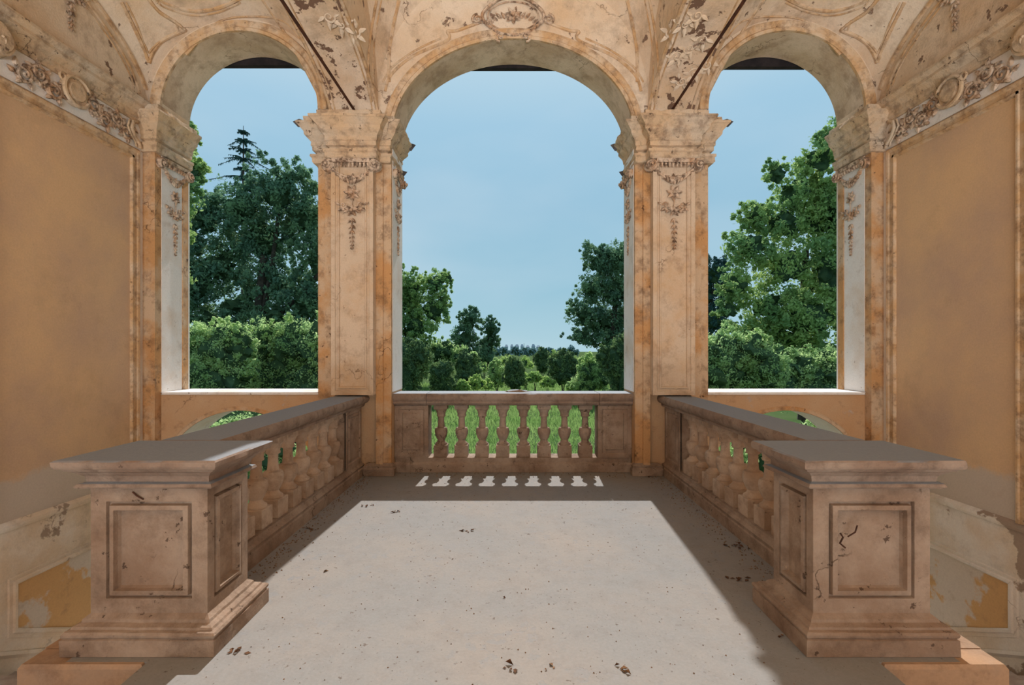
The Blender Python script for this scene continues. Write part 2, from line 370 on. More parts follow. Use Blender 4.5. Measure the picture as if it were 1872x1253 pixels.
# dark boards under the arch crowns, outside
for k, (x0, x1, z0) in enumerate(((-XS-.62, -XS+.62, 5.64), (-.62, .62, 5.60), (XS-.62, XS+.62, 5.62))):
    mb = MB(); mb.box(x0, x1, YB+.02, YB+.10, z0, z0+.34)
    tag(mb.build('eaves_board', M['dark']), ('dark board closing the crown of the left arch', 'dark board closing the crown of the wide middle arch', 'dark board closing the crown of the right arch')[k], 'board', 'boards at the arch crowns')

# ------------------------------------------------------------------ vault
def surf(name, xs, ys, fn, mat, parent=None):
    v = [(x, y, fn(x, y)) for y in ys for x in xs]; n = len(xs)
    f = [(j*n+i, j*n+i+1, (j+1)*n+i+1, (j+1)*n+i) for j in range(len(ys)-1) for i in range(n-1)]
    mb = MB(); mb.add(v, f); return mb.build(name, mat, parent, smooth=True, recalc=False)
ceil = None
mbA = MB(); mbA.box(-XW-.4, XW+.4, -5.7, YB, ZTOP, ZTOP+.15)
ceil = struct(mbA.build('ceiling', M['ceil']), 'frescoed plaster vault of three bays with flaking paint', 'ceiling')
def sailf(x, y, yc, b):
    v = max(-1, min(1, (y-yc)/b)); ax = abs(x)
    if ax <= XA+1e-6: u = ax/XA; k = (4.85, 1.75)
    else: u = (ax-3.54)/1.19; k = (4.74, 1.17)
    return k[0]+k[1]*math.sqrt(2)*math.sqrt(max(0, 1-(u*u+v*v)/2))
for yc, b in BAY:
    ys = cosx(yc-b, yc+b, 48)
    for x0, x1 in ((-XW, -XB), (-XA, XA), (XB, XW)):
        surf('vault_bay', cosx(x0, x1, 36), ys, lambda x, y: sailf(x, y, yc, b), M['ceil'], ceil)
    for s in (-1, 1):
        tr = lambda y: 4.58+.70*math.sqrt(max(0, 1-((y-yc)/b)**2))
        surf('transverse_arch', [s*XA, s*XB], ys, lambda x, y: tr(y), M['ceil_peel'], ceil)
        for X in (XA, XB):
            v = []; 
            for y in ys: v += [(s*X, y, tr(y)), (s*X, y, sailf(s*(X if X == XA else X+1e-4), y, yc, b))]
            mb = MB(); mb.add(v, [(2*i, 2*i+1, 2*i+3, 2*i+2) for i in range(len(ys)-1)]); mb.build('spandrel', M['ceil'], ceil, smooth=True)
            pts = [(s*(X), y, tr(y)+.004) for y in ys]; MB().tube(pts, .022, 6).build('rib_moulding', M['line'], ceil, smooth=True)
            off = .06 if X == XB else -.06
            pts = [(s*(X-off), y, tr(y)-.002) for y in ys]; MB().tube(pts, .010, 5).build('rib_moulding', M['line'], ceil, smooth=True)
# painted / moulded frames on the vault
def vline(pts, r=.011, dense=6, mat='line', both=True):
    P = [Vector(p) for p in pts]; out = []
    for i in range(len(P)-1):      # Catmull-Rom in the picture of the vault, then laid on the surface
        p0 = P[max(0, i-1)]; p1 = P[i]; p2 = P[i+1]; p3 = P[min(len(P)-1, i+2)]
        for k in range(dense):
            t = k/dense; q = .5*((2*p1)+(-p0+p2)*t+(2*p0-5*p1+4*p2-p3)*t*t+(-p0+3*p1-3*p2+p3)*t**3); out.append(q)
    out.append(P[-1])
    w = [trace(q.x, q.y) for q in out]
    w2 = [w[0]]
    for p in w[1:]:
        if (p-w2[-1]).length > .004: w2.append(p)
    if len(w2) < 3: return
    for m in ((False, True) if both else (False,)):
        mb = MB(); mb.tube(w2, r, 6); mb.build('vault_moulding', M[mat], ceil, mir=m, smooth=True)
def mirr(pts): return [(2*CX-x, y) for x, y in pts]
for off, r in ((0, .022), (8, .013)):
    vline([(339-off*1.6, 55+off*.3), (300, 72-off*.2), (280, 95-off), (272, 115-off*2.2)], r)
    vline([(272, 115-off*2.2), (258-off*-.5, 78), (240+off, 40), (222+off, 4)], r)
    vline([(339-off*1.6, 55+off*.3), (320, 40+off*.3), (290, 20+off*.3), (268, -6)], r)
    vline([(440, -4+off), (400, 14+off), (350, 20+off), (300, 5+off), (285, -10+off)], r)
vline([(704, 167), (715, 137), (754, 103), (813, 77), (822, 66), (818, 58), (836, 56), (880, 40)], .020)
vline([(700, 150), (718, 122), (760, 92), (806, 70)], .013)
vline([(711, 150), (711, 110), (713, 80), (720, 40), (729, 0)], .024)
vline([(679, 185), (672, 130), (676, 70), (688, 0)], .020)
vline([(686, 185), (681, 130), (685, 70), (697, 0)], .013)
vline([(480, 0), (520, 60), (560, 130), (588, 185)], .02)
vline([(340, 100), (380, 62), (440, 44), (500, 50), (545, 82)], .02)
vline([(340, 96), (400, 40), (470, 30), (520, 40), (548, 70)], .014)

# ------------------------------------------------------------------ relief ornament
def frame(o, u, n):
    o, u, n = Vector(o), Vector(u), Vector(n)
    return lambda a, b, c: o+u*a+Vector((0, 0, b))+n*c
def leaf(mb, fr, a, b, ang, L, w, h=.02):
    """pointed lobed leaf lying in the face plane, bulging outwards"""
    ca, sa = math.cos(ang), math.sin(ang); v = []; prof = [(0, .25), (.22, .8), (.42, 1), (.62, .72), (.82, .5), (1, .04)]
    for t, k in prof:
        for q in (-1, -.5, 0, .5, 1):
            x = t*L-(abs(q) > .9)*.04*L; y = q*k*w/2; c = h*(1-q*q*.9)*math.sin(PI*min(1, t*.8+.18))*(1.0 if q else .72)+.001
            if abs(q) == 1: c = -.004
            p = fr(a+x*ca-y*sa, b+x*sa+y*ca, c+h*.5*t*t); v.append(p)
    f = [(i*5+k, i*5+k+1, (i+1)*5+k+1, (i+1)*5+k) for i in range(5) for k in range(4)]
    mb.add(v, f)
def spiral(mb, fr, a, b, R, turns=2.2, r=.012, hand=1, start=0, h=.02, sides=6):
    pts = []; rr = []; N = int(turns*14)
    for i in range(N+1):
        t = i/N; ang = start+hand*t*turns*2*PI; q = R*(1-t)**.85+.004
        pts.append(fr(a+q*math.cos(ang), b+q*math.sin(ang), h*(.4+.8*t))); rr.append(r*(1.15-.55*t))
    mb.tube(pts, rr, sides)
def discf(mb, fr, a, b, R, c0, c1, n=16, sq=1):
    v = [fr(a+R*math.cos(2*PI*k/n), b+R*sq*math.sin(2*PI*k/n), c0) for k in range(n)]+[fr(a+R*.88*math.cos(2*PI*k/n), b+R*.88*sq*math.sin(2*PI*k/n), c1) for k in range(n)]
    mb.add(v, [(k, (k+1) % n, n+(k+1) % n, n+k) for k in range(n)]+[tuple(n+k for k in range(n))])
def flower(mb, fr, a, b, R, n=6, h=.025):
    for k in range(n): leaf(mb, fr, a, b, 2*PI*k/n+.3, R, R*.62, h)
    discf(mb, fr, a, b, R*.25, 0, h*1.5, 8)
def capital(parent, fr, w, z, mir=False, R=.072, depth=.06):
    """Ionic-like capital with two volutes, an egg band between them and a leafy swag below"""
    mb = MB()
    for sgn in (-1, 1):
        m_ = MB(); discf(m_, fr, sgn*w/2, z, R*1.05, -.02, depth*.75, 20)
        spiral(m_, fr, sgn*w/2, z, R, 2.3, .013, hand=sgn, start=PI/2, h=depth+.012)
        discf(m_, fr, sgn*w/2, z, .018, depth*.5, depth+.03, 10)
        m_.build('volute', M['orn'], parent, mir=mir, smooth=True)
    nn = max(4, int(w/.06)); x0 = -w/2+R*.9; x1 = w/2-R*.9
    mb.add([fr(x0, z+.035, -.02), fr(x1, z+.035, -.02), fr(x1, z+.035, depth*.7), fr(x0, z+.035, depth*.7), fr(x0, z+.075, -.02), fr(x1, z+.075, -.02), fr(x1, z+.075, depth), fr(x0, z+.075, depth)],
           [(0,1,2,3), (4,5,6,7), (3,2,6,7), (0,4,7,3), (1,2,6,5)])
    for k in range(nn):
        a = x0+(x1-x0)*(k+.5)/nn; leaf(mb, fr, a, z+.045, -PI/2, .075, .05, depth*.85)
    mb.build('egg_band', M['orn'], parent, mir=mir, smooth=True)
    mb = MB(); N = 11
    for k in range(N):
        t = (k/(N-1))*2-1; a = t*w*.44; b = z-.035-.12*(1-t*t)
        leaf(mb, fr, a, b, -PI/2-t*1.1, .085, .055, .035); leaf(mb, fr, a, b+.01, (PI if t > 0 else 0)+t*.6, .07, .045, .03)
    flower(mb, fr, 0, z-.16, .07)
    mb.build('swag', M['orn'], parent, mir=mir, smooth=True)
def drop(parent, fr, z0, z1, w=.2, mir=False, name='bellflower_drop'):
    mb = MB(); H = z0-z1
    flower(mb, fr, 0, z0-.06, w*.42, 7, .03)
    for sgn in (-1, 1):
        for k in range(5):
            t = k/4; leaf(mb, fr, sgn*(.02+t*w*.5), z0-H*.33+.03*math.sin(t*PI)*-1+t*t*.05, (PI/2-sgn*(PI/2+.5)) if k % 2 else (PI/2-sgn*1.1), .07, .045, .028)
        spiral(mb, fr, sgn*w*.4, z0-H*.27, .035, 1.4, .008, hand=sgn, h=.02)
    flower(mb, fr, 0, z0-H*.36, w*.33, 5, .03)
    mb.tube([fr(0, z0-.1, .01), fr(.004, z0-H*.3, .012)], .006, 5)
    z = z0-H*.48; L = .085
    while z > z1+.02:
        for a in (-PI/2-.65, -PI/2, -PI/2+.65): leaf(mb, fr, 0, z, a, L, L*.42, .022)
        z -= L*.95; L *= .88
        if L < .03: break
    mb.build(name, M['orn'], parent, mir=mir, smooth=True)

def panel_face(mb, fr, a0, a1, b0, b1, steps):
    """face with nested rectangles: steps (inset, depth out)"""
    v = []; f = []
    L = [(0, 0)]+steps
    for ins, c in L: v += [fr(a0+ins, b0+ins, c), fr(a1-ins, b0+ins, c), fr(a1-ins, b1-ins, c), fr(a0+ins, b1-ins, c)]
    for i in range(len(L)-1):
        for k in range(4): f.append((4*i+k, 4*i+(k+1) % 4, 4*i+4+(k+1) % 4, 4*i+4+k))
    n = 4*(len(L)-1); f.append((n, n+1, n+2, n+3)); mb.add(v, f)

# ------------------------------------------------------------------ centre piers
ENT = [(0, 4.00), (.045, 4.005), (.055, 4.02), (.055, 4.07), (.075, 4.085), (.075, 4.115), (.012, 4.125), (.012, 4.15), (.05, 4.165), (.05, 4.215), (.065, 4.225), (.065, 4.275),
       (.085, 4.30), (.125, 4.335), (.135, 4.35), (.135, 4.385), (.15, 4.40), (.19, 4.45), (.205, 4.46), (.205, 4.485), (.13, 4.50), (.13, 4.565), (.10, 4.58), (0, 4.58)]
for s, side in SIDE.items():
    mir = s > 0
    p = empty('pier', (s*2.04, YF, 0), 'stucco pier %s of the middle arch with volute capital and %s' % (('left', 'ochre streaked strips') if s < 0 else ('right', 'paler pink shaft')), 'pier', 'piers between the arches')
    mb = MB(); px0, px1, yp = -2.285, -1.757, 6.10; zb, zt = 1.045, 4.02
    frp = frame(((px0+px1)/2, yp, 0), (1, 0, 0), (0, -1, 0)); hw = (px1-px0)/2
    panel_face(mb, frp, -hw, hw, zb, zt, [(.05, 0), (.058, -.014), (.075, -.014), (.085, .004), (.10, .004), (.11, -.02)])
    mb.add([(px0, yp, zb), (px0, YF, zb), (px0, YF, zt), (px0, yp, zt), (px1, yp, zb), (px1, YF, zb), (px1, YF, zt), (px1, yp, zt)], [(0,1,2,3), (4,7,6,5), (0,4,5,1)])
    mb.build('pilaster_shaft', M['beige'], p, mir=mir, recalc=False)
    # flat ochre strips either side, running down to the floor on the inner side
    mb = MB(); mb.box(-XI+.002, px0, YF-.03, YF, 1.0, 4.0); mb.box(-XI+.10, px0, YF-.055, YF-.03, 1.0, 4.0); mb.build('side_strip', M['ochre'], p, mir=mir)
    mb = MB(); mb.box(px1, -XCN, YF-.05, YF, 0.14, 4.0); mb.box(px1, px1+.09, YF-.075, YF-.05, .14, 4.0); mb.build('side_strip', M['ochre'], p, mir=mir)
    mb = MB(); mb.sweep([(-1.86, YF), (-1.86, YF-.06), (-XCN-.0, YF-.06), (-XCN, YF)], [(0, 0), (.05, .003), (.05, .09), (.035, .11), (.04, .13), (.0, .16)], amp=.02, seed=s)
    mb.build('base', M['stone'], p, mir=mir)
    mb = MB(); path = [(-XI, YB+.0), (-XI, YF-.03), (px0, YF-.03), (px0, yp), (px1, yp), (px1, YF-.05), (-XCN-.05, YF-.05), (-XCN-.05, YB)]
    mb.sweep(path, ENT, amp=.017, step=.025, seed=s*3)
    mb.build('entablature', M['corn'], p, mir=mir)
    # small dented lead flashings at the cornice tips
    for (x, y, z) in ((-XI-.24, YF-.22, 4.47), (-XCN+.08, YB-.09, 4.45), (-XCN-.04, YB-.09, 4.07)):
        mb = MB(); mb.add([(x, y, z), (x+.07, y+.02, z+.045), (x+.12, y+.08, z+.05), (x+.02, y+.1, z-.02), (x+.06, y+.05, z-.05)], [(0,1,2,3), (0,4,3), (0,4,1), (1,4,2), (2,4,3)])
        mb.build('flashing', M['lead'], p, mir=mir)
    capital(p, frp, .60, 3.92, mir, depth=.075)
    drop(p, frp, 3.64, 2.86, .26, mir)
    fr2 = frame((-XCN+.006, (YF+YB)/2, 0), (0, 1, 0), (1, 0, 0)); capital(p, fr2, .42, 3.92, mir, R=.06); drop(p, fr2, 3.64, 2.9, .2, mir)

# corner pilasters
for s, side in SIDE.items():
    mir = s > 0
    p = empty('corner_pilaster', (s*4.62, YF, GZ), '%s corner pilaster with a volute capital on its pale reveal' % side, 'pilaster', 'corner pilasters')
    mb = MB(); mb.box(-XW, -XO-.0, YF-.10, YF, -2.6, 4.15); mb.box(-XO-.05, -XO+.0, YF-.112, YF-.10, -2.5, 4.15)
    mb.build('pilaster_shaft', M['ochre'], p, mir=mir)
    ent = [(o*.85, z+.13) for o, z in ENT]
    mb = MB(); mb.sweep([(-XW, YF-.10), (-XO, YF-.10), (-XO, YB)], ent, amp=.012, step=.03); mb.build('entablature', M['corn'], p, mir=mir)
    fr2 = frame((-XO+.008, (YF+YB)/2-.03, 0), (0, 1, 0), (1, 0, 0)); capital(p, fr2, .54, 4.03, mir, R=.07, depth=.05); drop(p, fr2, 3.72, 2.86, .22, mir)

# ------------------------------------------------------------------ side walls
CORN = [(0, 4.46), (.03, 4.465), (.03, 4.50), (.05, 4.51), (.055, 4.56), (.09, 4.60), (.12, 4.625), (.12, 4.66), (.14, 4.675), (.16, 4.70), (.16, 4.725), (.11, 4.735), (.0, 4.76)]
for s, side in SIDE.items():
    mir = s > 0
    mb = MB(); mb.box(-XW-.4, -XW, -5.7, YF, 0, 4.7)
    w = struct(mb.build('wall_'+side, M['wall'], mir=mir), '%s side wall of faded orange plaster' % side, 'wall')
    mb = MB(); mb.box(-XW-.4, -XW, -5.7, YF, 4.7, ZTOP); mb.build('lunette', M['ceil'], w, mir=mir)
    mb = MB(); mb.box(-XW-.4, -XW+.002, -5.7, YF, GZ-.1, -.0); d = mb.build('dado', M['dado'], w, mir=mir)
    mb = MB(); mb.sweep([(-XW, -5.6), (-XW, YF-.1)], [(0, -.09), (.018, -.085), (.03, -.06), (.03, -.03), (.0, -.0)], amp=.004); mb.build('dado_rail', M['dado'], w, mir=mir)
    mb = MB(); mb.sweep([(-XW, -5.6), (-XW, YF-.02)], CORN, amp=.006, step=.08); mb.build('cornice', M['corn'], w, mir=mir)
    # frieze ground and its bed moulding
    mb = MB(); mb.box(-XW, -XW+.012, -5.6, YF-.1, 4.14, 4.47); mb.build('frieze', M['reveal'], w, mir=mir)
    wall_map = lambda x, y, z: (-XW+z, x, y)          # plan (u,v)->(Y,Z), profile height -> out of wall
    FRM = [(0, 0), (0, .02), (.02, .035), (.045, .03), (.055, .018), (.10, .018), (.11, .03), (.13, .03), (.14, 0)]
    for (y0, y1, z0, z1) in ((4.28 if s < 0 else 4.42, 6.14, -.01, 4.13), (2.4, 4.10, -.01, 4.13), (.2, 2.2, -.01, 4.13)):
        mb = MB(); path = [(y0, z0), (y0, z1), (y1, z1), (y1, z0)]
        mb.sweep(path, FRM, mapf=wall_map, step=.1); mb.build('panel_frame', M['line'], w, mir=mir)
    for (y0, y1) in ((6.14+.0, 6.2),):
        mb = MB(); mb.box(-XW, -XW+.006, y0, y1, 0, 4.14); mb.build('corner_strip', M['reveal'], w, mir=mir)
    # dado panel, stepping down with the stairs
    pts = [(4.63, -.62), (6.12, -.62), (6.12, -1.86), (4.63, -1.04)]
    mb = MB(); mb.add([(-XW+.006, y, z) for y, z in pts], [(0, 1, 2, 3)]); mb.build('dado_panel', M['dado_panel'], w, mir=mir, recalc=False)
    mb = MB(); mb.sweep(pts, [(0, 0), (0, .02), (-.015, .032), (-.035, .03), (-.045, .012), (-.075, .012), (-.085, 0)][::-1], closed=True, mapf=wall_map, cap=False, step=.1, amp=.003); mb.build('dado_frame', M['dado'], w, mir=mir)
    mb = MB(); mb.sweep([(3.2, -.5), (6.15, -2.06)][::1], [(0, 0), (.0, .02), (.03, .03), (.06, .0)], mapf=wall_map); mb.build('stringer_moulding', M['dado'], w, mir=mir)
    # acanthus frieze with shell cartouches
    fw = frame((-XW+.012, 0, 0), (0, 1, 0), (1, 0, 0))
    mb = MB(); y = 2.5; k = 0
    while y < 5.92:
        sg = 1 if k % 2 else -1; zc = 4.31+.045*sg
        if abs(y-5.2) > .2 and abs(y-4.38) > .17 and abs(y-3.3) > .2:
            spiral(mb, fw, y, zc, .085, 1.8, .016, hand=sg, start=-sg*PI/2, h=.03)
            for q in range(6):
                a = q*1.05+k; leaf(mb, fw, y+.08*math.cos(a), zc+.06*math.sin(a), a+.7*sg, .09, .05, .035)
            leaf(mb, fw, y+.06, 4.31-sg*.08, 0.5*sg, .14, .06, .04); leaf(mb, fw, y+.02, 4.31+sg*.12, PI+.4*sg, .12, .05, .03)
        y += .155; k += 1
    mb.build('acanthus_scroll', M['orn'], w, mir=mir, smooth=True)
    for yc, R in ((5.2, .15), (3.3, .15)):
        mb = MB(); discf(mb, fw, yc, 4.37, R, 0, .055, 24); discf(mb, fw, yc, 4.37, R*.7, .055, .075, 20)
        c = MB(); pts = [fw(yc+R*math.cos(a), 4.37+R*math.sin(a), .06) for a in [PI*.15+i*(1.7*PI)/28 for i in range(29)]]; mb.tube(pts, .02, 6)
        spiral(mb, fw, yc+R*.95, 4.45, .05, 1.5, .012, hand=-1, h=.06); spiral(mb, fw, yc-R*.95, 4.45, .05, 1.5, .012, hand=1, h=.06)
        mb.build('cartouche', M['corn'], w, mir=mir, smooth=True)
    for yc in (4.36,):   # round console under the cornice
        mb = MB(); discf(mb, fw, yc, 4.42, .17, 0, .11, 24); discf(mb, fw, yc, 4.42, .13, .11, .13, 20); spiral(mb, fw, yc, 4.42, .16, 1.2, .02, h=.12); mb.build('console', M['corn'], w, mir=mir, smooth=True)
    # scroll console at the corner end of the frieze
    mb = MB(); pts = [fw(6.06, 4.46, .03), fw(5.98, 4.42, .045), fw(5.96, 4.34, .04), fw(6.02, 4.26, .03), fw(6.10, 4.2, .025), fw(6.12, 4.15, .02)]
    mb.tube(pts, .026, 8); pts = [p_+Vector((0, -.055, 0)) for p_ in pts]; mb.tube(pts, .012, 6); mb.build('end_scroll', M['corn'], w, mir=mir, smooth=True)
    # lunette mouldings above the cornice
    for inset, r in ((.0, .028), (.13, .016), (.2, .010)):
        ys = cosx(.55, 6.25, 60); pts = []
        for y in ys:
            v_ = (y-3.4)/(2.9-inset); 
            if abs(v_) >= 1: continue
            pts.append((-XW+.006, y, 4.74+(1.17-inset)*math.sqrt(1-v_*v_)))
        mb = MB(); mb.tube(pts, r, 6); mb.build('lunette_moulding', M['line'], w, mir=mir, smooth=True)
    fl = frame((-XW+.004, 5.19, 0), (0, 1, 0), (1, 0, 0)); drop(w, fl, 5.62, 5.02, .28, mir, 'stucco_spray')

# cartouche above the middle arch crown
cz = 5.86
fcz = frame((0, YF-.004, 0), (1, 0, 0), (0, -1, 0))
mb = MB(); n = 40
pts = [fcz(.40*math.cos(a)*(1-.12*math.sin(2*a)**2), cz+.06+.25*math.sin(a), .03) for a in [2*PI*i/n for i in range(n)]]; pts.append(pts[0]); mb.tube(pts, .02, 6)
pts = [fcz(.33*math.cos(2*PI*i/n), cz+.06+.19*math.sin(2*PI*i/n), .02) for i in range(n+1)]; mb.tube(pts, .01, 5)
for sg in (-1, 1):
    spiral(mb, fcz, sg*.17, cz-.20, .06, 1.6, .014, hand=sg, start=-PI/2, h=.04)
    spiral(mb, fcz, sg*.46, cz+.02, .07, 1.6, .014, hand=-sg, start=PI/2, h=.04)
    for k in range(6): leaf(mb, fcz, sg*(.05+.05*k), cz+.02+.03*math.sin(k), PI/2-sg*(.4+.25*k), .10, .05, .03)
    leaf(mb, fcz, sg*.05, cz-.16, PI/2-sg*1.9, .16, .06, .04); leaf(mb, fcz, sg*.20, cz-.12, -sg*.3 + (PI if sg < 0 else 0), .16, .05, .03)
flower(mb, fcz, 0, cz+.08, .12, 7, .04)
car = mb.build('cartouche', M['orn'], front, smooth=True)
# sprays on the transverse arches
for s in (-1, 1):
    mb = MB()
    for k in range(9 if s > 0 else 3):
        px = 628+(k % 3-1)*26-k*3; py = (28+k*15) if s > 0 else 30+k*14
        p_ = trace(px, py)
        if p_.y > YF-.05: continue
        fr_ = frame(p_+Vector((0, 0, .012)), (1, 0, 0), (0, -.5, -.86))
        fr_ = (lambda o: (lambda a, b, c: o+Vector((a, 0, 0))+Vector((0, -.86, .5))*b+Vector((0, -.5, -.86))*c))(p_)
        spiral(mb, fr_, 0, 0, .06, 1.3, .010, hand=1 if k % 2 else -1, h=.014)
        for q in range(6): leaf(mb, fr_, .05*math.cos(q*1.05+k), .05*math.sin(q*1.05+k), q*1.05+k+.5, .10, .055, .016)
    mb.build('stucco_spray', M['ceil'], ceil, mir=s > 0, smooth=True)

# rear hall
mb = MB(); mb.box(-XW, -4.3, -5.7, -5.4, -.4, ZTOP); mb.box(4.3, XW, -5.7, -5.4, -.4, ZTOP); mb.box(-4.3, 4.3, -5.7, -5.4, 4.9, ZTOP); mb.box(-2.3, -1.8, -5.7, -5.4, 0, 4.9); mb.box(1.8, 2.3, -5.7, -5.4, 0, 4.9)
struct(mb.build('wall_rear', M['wall']), 'rear wall with three tall openings', 'wall')

# ------------------------------------------------------------------ floor, blocks, stairs
mb = MB(); mb.box(-1.88, 1.88, -5.7, 2.5, -.35, 0); mb.box(-2.30, 2.30, 2.5, YF, -.35, 0)
mb.box(-XCN, XCN, YF, YB, -.35, -.002)
floor = struct(mb.build('floor', M['floor']), 'pale dusty screed floor, sunlit in the middle', 'floor')
for s, side in SIDE.items():
    mir = s > 0
    mb = MB(); mb.sweep([(-2.52, 2.47), (-1.885, 2.47), (-1.885, 2.62), (-2.52, 2.62)][::1], [(0, -2.9), (0, -.02), (-.012, -.0005)], closed=True, amp=.006)
    mb.box(-2.52, -2.30, 2.62, YF, GZ, -.001)
    struct(mb.build('trim_%d' % (3 if s < 0 else 4), M['block'], mir=mir), '%s landing block of ochre plaster under the near pedestal' % side, 'block')
    st = empty('staircase', (s*3.6, 2.5, -.35), '%s flight of stone steps descending between balustrade and side wall' % side, 'stairs', 'twin side staircases')
    for k in range(18):
        y0 = 2.5+.30*k; z = -.32-.16*(k+1); mb = MB()
        x1_ = -2.52 if y0 < 6.0 else -2.56
        mb.sweep([(-XW+.01 if y0 < 6.0 else -4.5, y0), (x1_, y0), (x1_, y0+.31), (-XW+.01 if y0 < 6.0 else -4.5, y0+.31)], [(-.012, z-.18), (-.012, z-.035), (.012, z-.03), (.012, z-.006), (.004, z)], closed=True, step=.4, amp=.003)
        mb.build('step', M['step'], st, mir=mir)
    mb = MB(); mb.box(-XW, -1.88, -5.7, 2.5, -.6, -.32); mb.build('landing', M['step'], st, mir=mir)

# ------------------------------------------------------------------ balustrades
def baluster_mesh():
    mb = MB(); h = .088
    mb.sweep([(-h, -h), (h, -h), (h, h), (-h, h)], [(-.004, 0), (0, .004), (0, .150), (-.006, .156)], closed=True, step=0)
    mb.lathe([(.079, .154), (.082, .166), (.078, .178), (.060, .190), (.050, .205), (.048, .220), (.056, .232), (.070, .262), (.082, .300), (.087, .335), (.084, .362), (.074, .380), (.058, .386), (.050, .392),
              (.046, .410), (.042, .460), (.041, .520), (.044, .528), (.058, .534), (.060, .546), (.055, .556), (.060, .585), (.074, .618), (.083, .634)], seg=20)
    mb.sweep([(-h, -h), (h, -h), (h, h), (-h, h)], [(-.006, .632), (0, .638), (0, .692), (-.004, .694)], closed=True, step=0)
    return mb
bal_me = None
def add_baluster(parent, x, y, z):
    global bal_me
    if bal_me is None:
        o = baluster_mesh().build('baluster', M['baluster'], smooth=True); bal_me = o.data
    else:
        o = bpy.data.objects.new('baluster', bal_me); COL.objects.link(o)
    o.parent = parent; o.matrix_parent_inverse = Matrix.Translation(parent.location).inverted()
    o.location = (x, y, z); o.rotation_euler = (0, 0, random.uniform(-.02, .02)); return o
# side balustrades
for s, side in SIDE.items():
    mir = s > 0
    b = empty('balustrade', (s*2.06, 4.5, 0), '%s side balustrade with stone balusters running to the pier' % side, 'balustrade', 'side balustrades')
    xi, xo = -1.95, -2.18
    y0, y1 = 3.18, YF-.052
    mb = MB(); mb.sweep([(xo, y0), (xi, y0), (xi, y1), (xo, y1)], [(.03, 0), (.03, .10), (.022, .112), (.026, .13), (.03, .14), (.018, .155), (.005, .165), (.0, .19)], closed=True, amp=.004, step=.08)
    mb.build('plinth', M['stone'], b, mir=mir)
    mb = MB(); mb.sweep([(xo, y0), (xi, y0), (xi, y1), (xo, y1)], [(.0, .884), (.03, .889), (.035, .91), (.03, .92), (.06, .935), (.078, .955), (.088, .985), (.084, 1.012), (.07, 1.03)], closed=True, amp=.008, step=.05, seed=s)
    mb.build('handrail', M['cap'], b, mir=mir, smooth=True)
    for k in range(9): add_baluster(b, s*2.063, 3.358+.274*k, .188)
    mb = MB(); frI = frame((xi, 0, 0), (0, 1, 0), (1, 0, 0))
    mb.box(xo, xi-.03, 5.70, y1, .18, .89)
    panel_face(mb, frame((xi-.011, 0, 0), (0, 1, 0), (1, 0, 0)), 5.70, y1, .19, .885, [(.0, .012), (.05, .012), (.062, -.0), (.09, -.0), (.1, .012)])
    mb.build('end_block', M['stone'], b, mir=mir)
    mb = MB(); mb.box(xo, xi, 3.0, 3.17, .18, .89); mb.build('end_block', M['stone'], b, mir=mir)
# middle balustrade
bal_me = bal_me.copy(); bal_me.materials.clear(); bal_me.materials.append(M['stone'])   # shade of the middle row painted in with a browner copy
b = empty('balustrade', (0, 6.55, 0), 'middle balustrade of eight balusters closing the central arch', 'balustrade')
mb = MB(); mb.sweep([(-XCN+.01, 6.42), (XCN-.01, 6.42), (XCN-.01, 6.68), (-XCN+.01, 6.68)], [(.02, 0), (.02, .10), (.012, .115), (0, .13), (0, .19)], closed=True, amp=.004, step=.08); mb.build('plinth', M['stone'], b)
for x0, x1 in ((-XCN+.0, -1.13), (-1.125, 1.125), (1.13, XCN-.0)):
    mb = MB(); mb.sweep([(x0, 6.40), (x1, 6.40), (x1, 6.69), (x0, 6.69)], [(.0, .883), (.02, .887), (.05, .905), (.06, .925), (.055, .94), (.075, .96), (.085, .99), (.085, 1.03), (.07, 1.045)], closed=True, amp=.006, step=.05)
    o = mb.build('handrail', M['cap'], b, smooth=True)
    # ends stay flush between pieces
    for v in o.data.vertices: v.co.x = max(x0+.001, min(x1-.001, v.co.x))
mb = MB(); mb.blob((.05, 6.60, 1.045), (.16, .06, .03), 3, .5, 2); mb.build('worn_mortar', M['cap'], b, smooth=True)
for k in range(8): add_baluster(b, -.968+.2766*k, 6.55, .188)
for s in (-1, 1):
    mb = MB(); mb.box(-XCN+.005, -1.12, 6.435, 6.68, .18, .89)
    panel_face(mb, frame((-XCN, 6.42, 0), (1, 0, 0), (0, -1, 0)), .005, .446, .19, .885, [(.0, .012), (.05, .012), (.062, .0), (.10, .0), (.11, .012)])
    mb.build('end_block', M['stone'], b, mir=s > 0)

